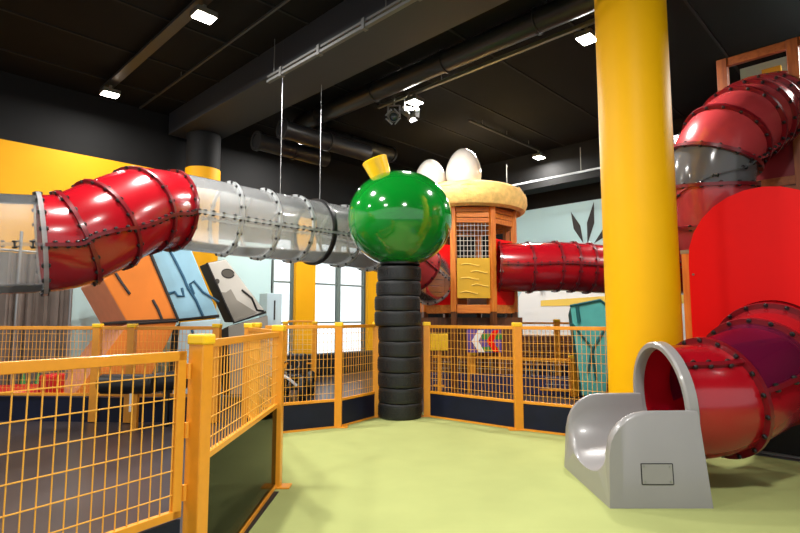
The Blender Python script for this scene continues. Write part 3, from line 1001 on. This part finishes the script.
egg(465, 10.3, 0.70, 0.92, 'big white egg standing at the front of the straw nest')
egg(431, 10.5, 0.62, 0.76, 'white egg partly hidden behind the green ball')

# dark space below the hut
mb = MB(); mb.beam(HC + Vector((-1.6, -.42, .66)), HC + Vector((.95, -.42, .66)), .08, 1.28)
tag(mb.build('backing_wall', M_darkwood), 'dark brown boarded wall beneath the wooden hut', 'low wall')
mb = MB(); mb.beam(P(515, 340, 12.0) * 1, P(515, 340, 12.0) + Vector((2.6, -.6, 0)), .06, .1)
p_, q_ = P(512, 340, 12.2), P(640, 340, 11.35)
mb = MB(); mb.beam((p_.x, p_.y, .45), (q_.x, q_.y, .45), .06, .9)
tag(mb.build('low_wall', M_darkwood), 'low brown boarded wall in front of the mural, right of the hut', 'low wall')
# arrow board
ab = thing('arrow_board', 'purple and green board with a white and a red arrow', 'sign', P(484, 360, 9.4))
c = P(484, 341, 9.4); A = Vector((1, 0, 0))
mb = MB(); mb.box(c, (0.60, .03, .40)); mb.build('board', M_purple, ab)
mb = MB(); mb.box(c + Vector((.14, -.017, .08)), (.36, .008, .1)); mb.box(c + Vector((0.1, -.017, -.14)), (.3, .008, .08)); mb.build('green_stripe', M_greentoy, ab)
for dx, m in ((-.12, M_white), (.14, M_redpanel)):
    mb = MB()
    pg = [(0.12, .19), (0.02, .19), (-.10, 0), (.02, -.19), (.12, -.19), (0.02, 0)]
    mb.prism([c + Vector((dx + x, -.022, z)) for x, z in pg], (0, -.01, 0)); mb.build('arrow', m, ab)
for dx in (-.27, .27):
    mb = MB(); mb.beam((c.x + dx, c.y + .0, 0), (c.x + dx, c.y + .0, c.z - .19), .03, .03, A); mb.build('leg', M_orange, ab)
c = P(439, 342, 9.2)
bx = thing('yellow_box', 'plain yellow box on a post below the left of the hut', 'box', (c.x, c.y, 0))
mb = MB(); mb.box(c, (.30, .16, .28)); mb.build('body', M_cap, bx, bevel=.01)
mb = MB(); mb.beam((c.x, c.y, 0), (c.x, c.y, c.z - .14), .06, .06, A); mb.build('stand', M_orange, bx)

# ================================================================== MURAL
mu = thing('mural', 'pale blue wall mural with white clouds, a yellow stripe and dark grass blades', 'mural', mw(0, .6, .05))
mb = MB(); wallblock(mb, mw, -5.5, 1.2, 0.45, 4.05, 0.01, 0.04); mb.build('board', M_mural, mu)


def flat_on_mural(pts, off, m, name):
    mb = MB(); mb.prism([mw(s, z, off) for s, z in pts], Vector((-0.70, -0.714, 0)) * .004)
    return mb.build(name, m, mu)


cl = [(1.15, .5)] + [(1.15 - 0.05 * 0, .9)]
pts = [(1.1, .5)]
for cx, cz, rr, a0_, a1_ in ((.75, 1.35, .38, 200, 60), (.1, 1.7, .55, 170, 35), (-.9, 1.75, .62, 150, 30), (-1.9, 1.55, .55, 140, 20), (-2.8, 1.3, .5, 130, -10)):
    for k in range(8):
        a = math.radians(a0_ + (a1_ - a0_) * k / 7)
        pts.append((cx - rr * math.cos(a), cz + rr * math.sin(a)))
pts.append((-3.3, .5))
pts = [(1.1 if i == 0 else s, z) for i, (s, z) in enumerate(pts)]
pts = [(s, z) for s, z in pts]
# walk clouds from left (large s) to right
cloud = [(1.1, .5), (1.15, 1.0)]
for cx, cz, rr in ((.72, 1.62, .46), (.1, 1.62, .52), (-.9, 1.7, .62), (-1.95, 1.55, .56), (-2.85, 1.3, .48)):
    for k in range(9):
        a = math.radians(155 - 130 * k / 8)
        cloud.append((cx - rr * math.cos(a) * -1 * -1 if False else cx + rr * -math.cos(a) * -1, cz + rr * math.sin(a)))
cloud = [(1.1, .5), (1.15, 1.0)]
for cx, cz, rr in ((.72, 1.62, .46), (.1, 1.62, .52), (-.9, 1.7, .62), (-1.95, 1.55, .56), (-2.85, 1.3, .48)):
    for k in range(9):
        a = math.radians(25 + 130 * k / 8)      # from the left side (larger s) over the top to the right
        cloud.append((cx + rr * math.cos(a), cz + rr * math.sin(a)))
cloud += [(-3.4, 1.0), (-3.4, .5)]
flat_on_mural(cloud, .04, M_white, 'white_cloud')
flat_on_mural([(.5, 1.58), (.5, 1.72), (-1, 1.78), (-4.2, 1.82), (-4.2, 1.6), (-1, 1.58)], .05, M_mustard_light, 'yellow_stripe')
for s, z, l_, ang in ((-.66, 3.05, .85, 110), (-.76, 3.02, 1.0, 79), (-.92, 3.02, .72, 40)):
    a = math.radians(ang); dx, dz = -math.cos(a), math.sin(a); nx, nz = -dz, dx
    pg = [(s, z), (s + dx * l_ * .5 + nx * .09, z + dz * l_ * .5 + nz * .09), (s + dx * l_, z + dz * l_), (s + dx * l_ * .5 - nx * .09, z + dz * l_ * .5 - nz * .09)]
    flat_on_mural(pg, .045, M_ink, 'dark_grass_blade')


# ================================================================== PAINTED FOAM BLOCKS
def block(name, label, quad, d, back, db, m, mside, marks=(), group='painted foam blocks', zmin=0.0, dd=None):
    """quad: face corners on the photo plane at distance d, back: where its first corner goes at distance db"""
    ds = dd or [d] * len(quad)
    face = [P(x, y, e) for (x, y), e in zip(quad, ds)]
    for v in face: v.z = max(v.z, zmin)
    vec = P(back[0], back[1], db) - face[0]
    vec.z = min(max(vec.z, -.12), .12) if zmin == 0 else vec.z
    c = sum(face, Vector()) / len(face)
    t = thing(name, label, 'foam block', Vector((c.x, c.y, min(v.z for v in face))), group)
    mb = MB(); n = len(face)
    mb.add(face, [tuple(range(n))])
    mb.cur = 1
    b2 = [v + vec for v in face]
    for v in b2: v.z = max(v.z, zmin)
    mb.add(face + b2, [(i, n + i, n + (i + 1) % n, (i + 1) % n) for i in range(n)] + [tuple(range(n, 2 * n))])
    import bmesh
    o = mb.build('body', [m, mside], t)
    me = o.data; bm = bmesh.new(); bm.from_mesh(me); bmesh.ops.remove_doubles(bm, verts=bm.verts, dist=1e-4); bmesh.ops.recalc_face_normals(bm, faces=bm.faces); bm.to_mesh(me); bm.free()
    b = o.modifiers.new('bevel', 'BEVEL'); b.width = .02; b.segments = 2
    nrm = (face[1] - face[0]).cross(face[2] - face[0]).normalized()
    if nrm.y > 0: nrm = -nrm

    def onface(px, py):
        # ray through the pixel to the face plane
        r = P(px, py, 5.0) - Vector((0, 0, CAMZ)); o_ = Vector((0, 0, CAMZ))
        k = (face[0] - o_).dot(nrm) / r.dot(nrm)
        return o_ + r * k
    for nm, kind, pts, mm, wd in marks:
        mb = MB()
        if kind == 'line':
            mb.sweep([onface(*p) + nrm * .004 for p in pts], wd, 6)
        else:
            mb.prism([onface(*p) + nrm * .003 for p in pts], nrm * .006)
        mb.build(nm, mm, t)
    return t


def ell(cx, cy, a, b, rot=0, n=20):
    r = math.radians(rot)
    return [(cx + a * math.cos(k * 2 * PI / n) * math.cos(r) - b * math.sin(k * 2 * PI / n) * math.sin(r),
             cy + a * math.cos(k * 2 * PI / n) * math.sin(r) + b * math.sin(k * 2 * PI / n) * math.cos(r)) for k in range(n)]


edge = lambda pts, wd=.022: ('outline', 'line', pts, M_ink, wd)
block('wood_block', 'orange painted block leaning above the fence under the red bend', [(103, 280), (148, 247), (178, 319), (127, 322)], 7.9, (80, 288), 8.5, M_block_orange, M_block_peach,
      [edge([(115, 272), (122, 283), (130, 294)]), edge([(153, 300), (158, 309), (162, 319)]), edge([(148, 247), (178, 319), (127, 322), (103, 324)], .025)], zmin=.9)
block('wood_block', 'lower orange painted block with a peach side, behind the black roller', [(128, 324), (178, 321), (163, 352), (140, 400), (70, 400)], 7.8, (98, 334), 8.5, M_block_orange, M_block_peach, [edge([(128, 324), (178, 321)], .02)])
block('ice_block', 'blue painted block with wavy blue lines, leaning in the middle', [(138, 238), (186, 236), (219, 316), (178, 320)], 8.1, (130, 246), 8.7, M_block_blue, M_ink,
      [('outline', 'line', [(169, 249), (176, 262), (184, 278), (188, 288), (196, 300), (203, 316)], M_inkblue, .022),
       ('outline', 'line', [(167, 294), (175, 292), (178, 296), (184, 296), (182, 288)], M_inkblue, .02),
       ('outline', 'line', [(219, 302), (203, 292), (194, 281), (190, 284), (194, 294)], M_inkblue, .02), edge([(146, 254), (178, 320), (219, 316)], .025)], zmin=.9)
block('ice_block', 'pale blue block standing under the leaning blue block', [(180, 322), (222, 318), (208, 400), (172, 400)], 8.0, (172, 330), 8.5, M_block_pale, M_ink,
      [('outline', 'line', [(192, 330), (198, 345), (196, 370), (203, 390)], M_inkblue, .02)])
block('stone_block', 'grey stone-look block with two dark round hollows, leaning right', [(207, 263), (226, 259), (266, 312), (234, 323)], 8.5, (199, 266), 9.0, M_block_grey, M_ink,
      [('patch', 'poly', [(220.5, 292), (226, 292.5), (231, 289), (237, 300), (257, 312.5), (234.5, 321)], M_block_shade, 0),
       ('hollow', 'poly', ell(228, 273.5, 6, 4, 10), M_hollow, 0), ('hollow', 'poly', ell(217.3, 281.3, 2.4, 2.6), M_hollow, 0),
       ('outline', 'line', ell(228, 273.5, 6.2, 4.2, 10) , M_ink, .01),
       edge([(242, 290), (252, 298), (257, 310), (264, 311)], .018), edge([(207, 263), (234, 323), (266, 312)], .02)], zmin=1.05)
block('stone_block', 'dark upright base block under the grey stone-look block', [(228, 326), (268, 315), (270, 395), (230, 395)], 8.5, (220, 330), 9.0, M_block_shade, M_ink, [])
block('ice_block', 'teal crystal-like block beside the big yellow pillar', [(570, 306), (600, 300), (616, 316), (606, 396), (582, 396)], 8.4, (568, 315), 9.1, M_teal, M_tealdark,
      [('outline', 'line', [(577, 306), (579, 322)], M_tealdark, .03), ('outline', 'line', [(572, 324), (592, 348), (588, 372)], M_tealdark, .02),
       ('outline', 'line', [(604, 330), (592, 350), (596, 380)], M_tealdark, .02), ('outline', 'line', [(570, 306), (600, 300), (610, 308)], M_tealdark, .02)])

# ================================================================== LEFT INTERIOR
cu = thing('curtain', 'brown pleated curtain hanging at the far left behind the fence', 'curtain', lw(-2.5, 0, .3))
mb = MB(); vs = []; n = 150
for i in range(n + 1):
    s = -5.2 + 4.35 * i / n
    off = .25 + .05 * math.sin(i * 1.1) + .02 * math.sin(i * 2.7)
    for z in (0.03, 2.3): vs += [lw(s, z, off), lw(s, z, off - .012)]
fs = []
for i in range(n):
    a = i * 4; b = a + 4
    fs += [(a, b, b + 2, a + 2), (a + 1, a + 3, b + 3, b + 1), (a + 2, b + 2, b + 3, a + 3), (a, a + 1, b + 1, b)]
fs += [(0, 2, 3, 1), (n * 4, n * 4 + 1, n * 4 + 3, n * 4 + 2)]
mb.add(vs, fs); mb.build('cloth', M_curtain, cu, smooth=True)
mb = MB(); mb.cyl(lw(-5.3, 2.33, .25), lw(-.8, 2.33, .25), .02, n=10); mb.build('curtain_rod', M_alu, cu)
for px, lab_ in ((15, 'thin shiny upright pole at the far left in front of the curtain'), (69, 'thin shiny upright pole at the right edge of the curtain')):
    c = P(px, 330, 8.0 if px < 40 else 8.35)
    tt = MB().cyl((c.x, c.y, 0), (c.x, c.y, 2.6), .022, n=12)
    tag(tt.build('pole', M_alu, smooth=True), lab_, 'pole', 'thin upright poles')

# black roller in front of the far fence
ra, rb = P(100, 384, 6.35), P(146, 384, 6.35)
t = thing('roller', 'black padded roller on an orange leg in front of the far fence', 'roller', ((ra.x + rb.x) / 2, ra.y, 0))
MB().lathe([(0.0, 0), (.09, 0), (.115, .03), (.115, .6), (.09, .63), (0, .63)], ra, 24, (rb - ra)).build('pad', M_fabric, t, smooth=True)
for c in (ra + (rb - ra) * .8,):
    mb = MB(); mb.beam((c.x, c.y, 0), (c.x, c.y, c.z - .1), .05, .05, Vector((1, 0, 0))); mb.build('leg', M_orange, t)
mb = MB(); mb.box(P(131, 395, 6.3) - ZV * .02, (.03, .01, .34)); mb.build('white_strap', M_white, t)
ra, rb = P(150, 383, 6.5), P(184, 379, 6.6)
t = thing('roller', 'black padded roller beside the right twin post', 'roller', ((ra.x + rb.x) / 2, ra.y, 0))
MB().lathe([(0.0, 0), (.09, 0), (.115, .03), (.115, .41), (.09, .44), (0, .44)], ra, 24, (rb - ra)).build('pad', M_fabric, t, smooth=True)
c = (ra + rb) / 2
mb = MB(); mb.beam((c.x, c.y, 0), (c.x, c.y, c.z - .1), .06, .06, Vector((1, 0, 0))); mb.build('leg', M_fabric, t)

# red cushion, green toy, red box
c = P(12, 400, 7.6)
mb = MB(); mb.lathe([(0, .0), (.5, .0), (.56, .05), (.56, .14), (.5, .19), (0, .2)], Vector((c.x - .1, 7.6, 0.12)), 40)
o = mb.build('cushion', M_redtoy, smooth=True); tag(o, 'red round cushion on a plinth at the far left', 'cushion')
mb = MB(); mb.lathe([(.45, 0.0), (.45, .12)], Vector((c.x - .1, 7.6, 0)), 32); tag(mb.build('plinth', M_white, smooth=True), 'low white round plinth under the red cushion', 'plinth')
for px, lab_ in ((22, 'green cone toy behind the red cushion, left one'), (37, 'green cone toy behind the red cushion, right one')):
    c = P(px, 395, 8.2)
    mb = MB(); mb.lathe([(.1, 0), (.1, .03), (.085, .05), (.0, .52)], Vector((c.x, c.y, 0)), 20)
    tag(mb.build('toy_cone', M_greentoy, smooth=True, origin=(c.x, c.y, 0)), lab_, 'toy', 'green cones')
c = P(52, 385, 7.5)
t = thing('toy_cart', 'small red toy cart with black wheels left of the twin posts', 'toy', (c.x, c.y, 0))
mb = MB(); mb.box((c.x, c.y, .36), (.2, .3, .32)); mb.build('body', M_redtoy, t, bevel=.03)
for dx in (-.1, .1):
    for dy in (-.12, .12):
        MB().cyl((c.x + dx - .02, c.y + dy, .1), (c.x + dx + .02, c.y + dy, .1), .1, n=18).build('wheel', M_fabric, t, smooth=True)

# pedal kart behind the carpet-corner post
c = G(291, 402); c.x -= .02
t = thing('pedal_kart', 'black pedal kart with pale trim behind the left mesh fence', 'kart', c)
for dx in (-.22, .2):
    for dy, rr in ((0, .2), (.75, .2)):
        q = c + Vector((dx, dy, rr))
        MB().lathe([(.1, -.045), (rr - .02, -.05), (rr, -.025), (rr, .025), (rr - .02, .05), (.1, .045)], q, 24, (1, 0, 0), closed=True).build('wheel', M_tyre, t, smooth=True)
mb = MB(); mb.beam(c + Vector((-.01, -.05, .22)), c + Vector((-.01, .85, .22)), .12, .06); mb.beam(c + Vector((-.2, 0, .2)), c + Vector((.18, 0, .2)), .04, .04); mb.beam(c + Vector((-.2, .75, .2)), c + Vector((.18, .75, .2)), .04, .04); mb.build('frame', M_bolt, t)
mb = MB(); mb.box(c + Vector((-.01, .45, .33)), (.3, .3, .1)); mb.box(c + Vector((-.01, .62, .52)), (.3, .08, .36)); mb.build('seat', M_fabric, t, bevel=.03)
MB().lathe([(.12, -.012), (.14, -.012), (.14, .012), (.12, .012)], c + Vector((-.01, .1, .55)), 24, (0, -.6, .8), closed=True).build('steering_wheel', M_fabric, t, smooth=True)
mb = MB(); mb.cyl(c + Vector((-.01, -.02, .25)), c + Vector((-.01, .1, .55)), .015, n=8); mb.build('steering_column', M_alu, t)
mb = MB(); mb.sweep([c + Vector((-.1, -.08, .42)), c + Vector((.02, -.14, .36)), c + Vector((.13, -.12, .26))], .022, 8); mb.build('white_trim', M_white, t)

# white cabinet in front of the teal panel
c = lw(2.78, 0, .5)
t = thing('cabinet', 'pale upright cabinet with a dark slot, left of the windows', 'cabinet', c)
mb = MB(); mb.box(c + ZV * .95, (.36, .3, 1.7), (E1, E2, ZV)); mb.build('body', M_block_pale, t, bevel=.01)
mb = MB(); mb.box(c + ZV * 1.45 + Vector((.714, -.7, 0)) * .155, (.03, .01, .4), (E1, Vector((.714, -.7, 0)), ZV)); mb.build('slot', M_ink, t)
mb = MB(); mb.box(c + ZV * .05, (.32, .26, .1), (E1, E2, ZV)); mb.build('plinth', M_ink, t)

# ================================================================== RIGHT STRUCTURE
A0 = Vector((3.06, 5.62, 0)); DF = Vector((0.714, -0.70, 0)); NF = Vector((-0.70, -0.714, 0))


def fac(s, z, off=0.0): return A0 + DF * s + ZV * z + NF * off


W = 1.33; R = W / 2
pn = thing('arch_panel', 'big bright red panel with a rounded top at the right edge', 'panel', fac(R, 0))
zc, hr = 1.915, 0.455
# hole where the slide tube passes
tc = cr(ST, 2.95); hu = (tc - A0).dot(DF); hz = tc.z
outer = []
N = 64
mb = MB(); vs = []


def ray_out(a):
    """distance from the hole centre to the arched outline in direction a"""
    ca, sa = math.cos(a), math.sin(a); lo, hi = 0.0, 4.0
    for _ in range(40):
        md = (lo + hi) / 2; x, z = hu + ca * md, hz + sa * md
        inside = 0 <= x <= W and z >= 0.45 and (z <= zc or (x - R) ** 2 + (z - zc) ** 2 <= R * R)
        if inside: lo = md
        else: hi = md
    return lo


angs = sorted([2 * PI * k / N for k in range(N)] + [math.atan2(.45 - hz, -hu) % (2 * PI), math.atan2(.45 - hz, W - hu) % (2 * PI)])
N = len(angs)
for off in (0.0, -0.035):
    for a in angs: vs.append(fac(hu + hr * math.cos(a), hz + hr * math.sin(a), off))
    for a in angs:
        q = max(ray_out(a), hr + .01); vs.append(fac(hu + q * math.cos(a), hz + q * math.sin(a), off))
fs = []
for i in range(N):
    j = (i + 1) % N
    fs += [(i, j, N + j, N + i), (2 * N + j, 2 * N + i, 3 * N + i, 3 * N + j), (i, 2 * N + i, 2 * N + j, j), (N + j, 3 * N + j, 3 * N + i, N + i)]
mb.add(vs, fs); mb.build('board', M_redpanel, pn)
for z in (.7, 1.75):
    MB().cyl(fac(.04, z, .0), fac(.04, z, .012), .012, n=10).build('screw', M_alu, pn)
ps = thing('tower_post', 'upright orange wooden post between the yellow pillar and the red panel', 'post', fac(-.03, 0, -.09))
mb = MB(); mb.box(fac(-.03, 1.0, -.09), (.1, .1, 1.98), (DF, NF, ZV)); mb.build('shaft', M_wood, ps, bevel=.006)
mb = MB(); mb.box(fac(-.03, 2.0, -.09), (.115, .115, .04), (DF, NF, ZV)); mb.build('cap', M_alu, ps)
kb = MB(); kb.beam(fac(.03, .235, -.08), fac(3.2, .235, -.08), .03, .43)
t = thing('void_board', 'black board in place of the dark opening below the red panel with a pale strip along its foot', 'board', fac(1.5, 0, -.08))  # black board painted in for the shade of the opening under the tube
kb.build('board', M_dark, t)
mb = MB(); mb.beam(fac(.03, .015, -.03), fac(3.2, .015, -.03), .03, .02); mb.build('foot_strip', M_alu, t)

# upper wooden tower behind the spiral tube
B0 = Vector((4.30, 6.82, 0))


def tw(s, z, off=0.0): return B0 + DF * s + ZV * z + NF * off


tower = thing('play_tower', 'tall wooden tower with a dark red board and window openings, top right', 'play tower', tw(1, 0))
for s in (0.0, .76, 1.52, 2.28):
    mb = MB(); mb.box(tw(s, 2.36), (.12, .12, 4.7), (DF, NF, ZV)); mb.build('post', M_twood, tower, bevel=.006)
for z in (4.66, 4.13, 2.96):
    for s in (0, .76, 1.52):
        mb = MB(); mb.beam(tw(s + .06, z, 0), tw(s + .70, z, 0), .07, .11); mb.build('rail', M_twoodh, tower, bevel=.006)
for s in (0, .76, 1.52):
    mb = MB(); mb.beam(tw(s + .06, 3.545), tw(s + .70, 3.545), .03, 1.06); mb.build('red_board', M_darkredpanel, tower)
    mb = MB()
    for i in range(14): mb.beam(tw(s + .06, .35 + i * .19), tw(s + .70, .35 + i * .19), .03, .15)
    mb.build('slatted_boards', M_twoodh, tower, bevel=.004)
mb = MB(); mb.box(tw(1.0, 3.0, -.7), (2.1, 1.3, .08), (DF, NF, ZV)); mb.build('deck', M_darkwood, tower)
mb = MB(); mb.box(tw(.42, 4.35, -.75), (.22, .06, .75), (DF, NF, ZV)); mb.build('mustard_panel', M_mustard, tower)
mb = MB(); mb.box(tw(1.0, 4.05, -1.3), (2.1, .05, 2.0), (DF, NF, ZV)); mb.build('pale_back_board', M_teal_wall, tower)
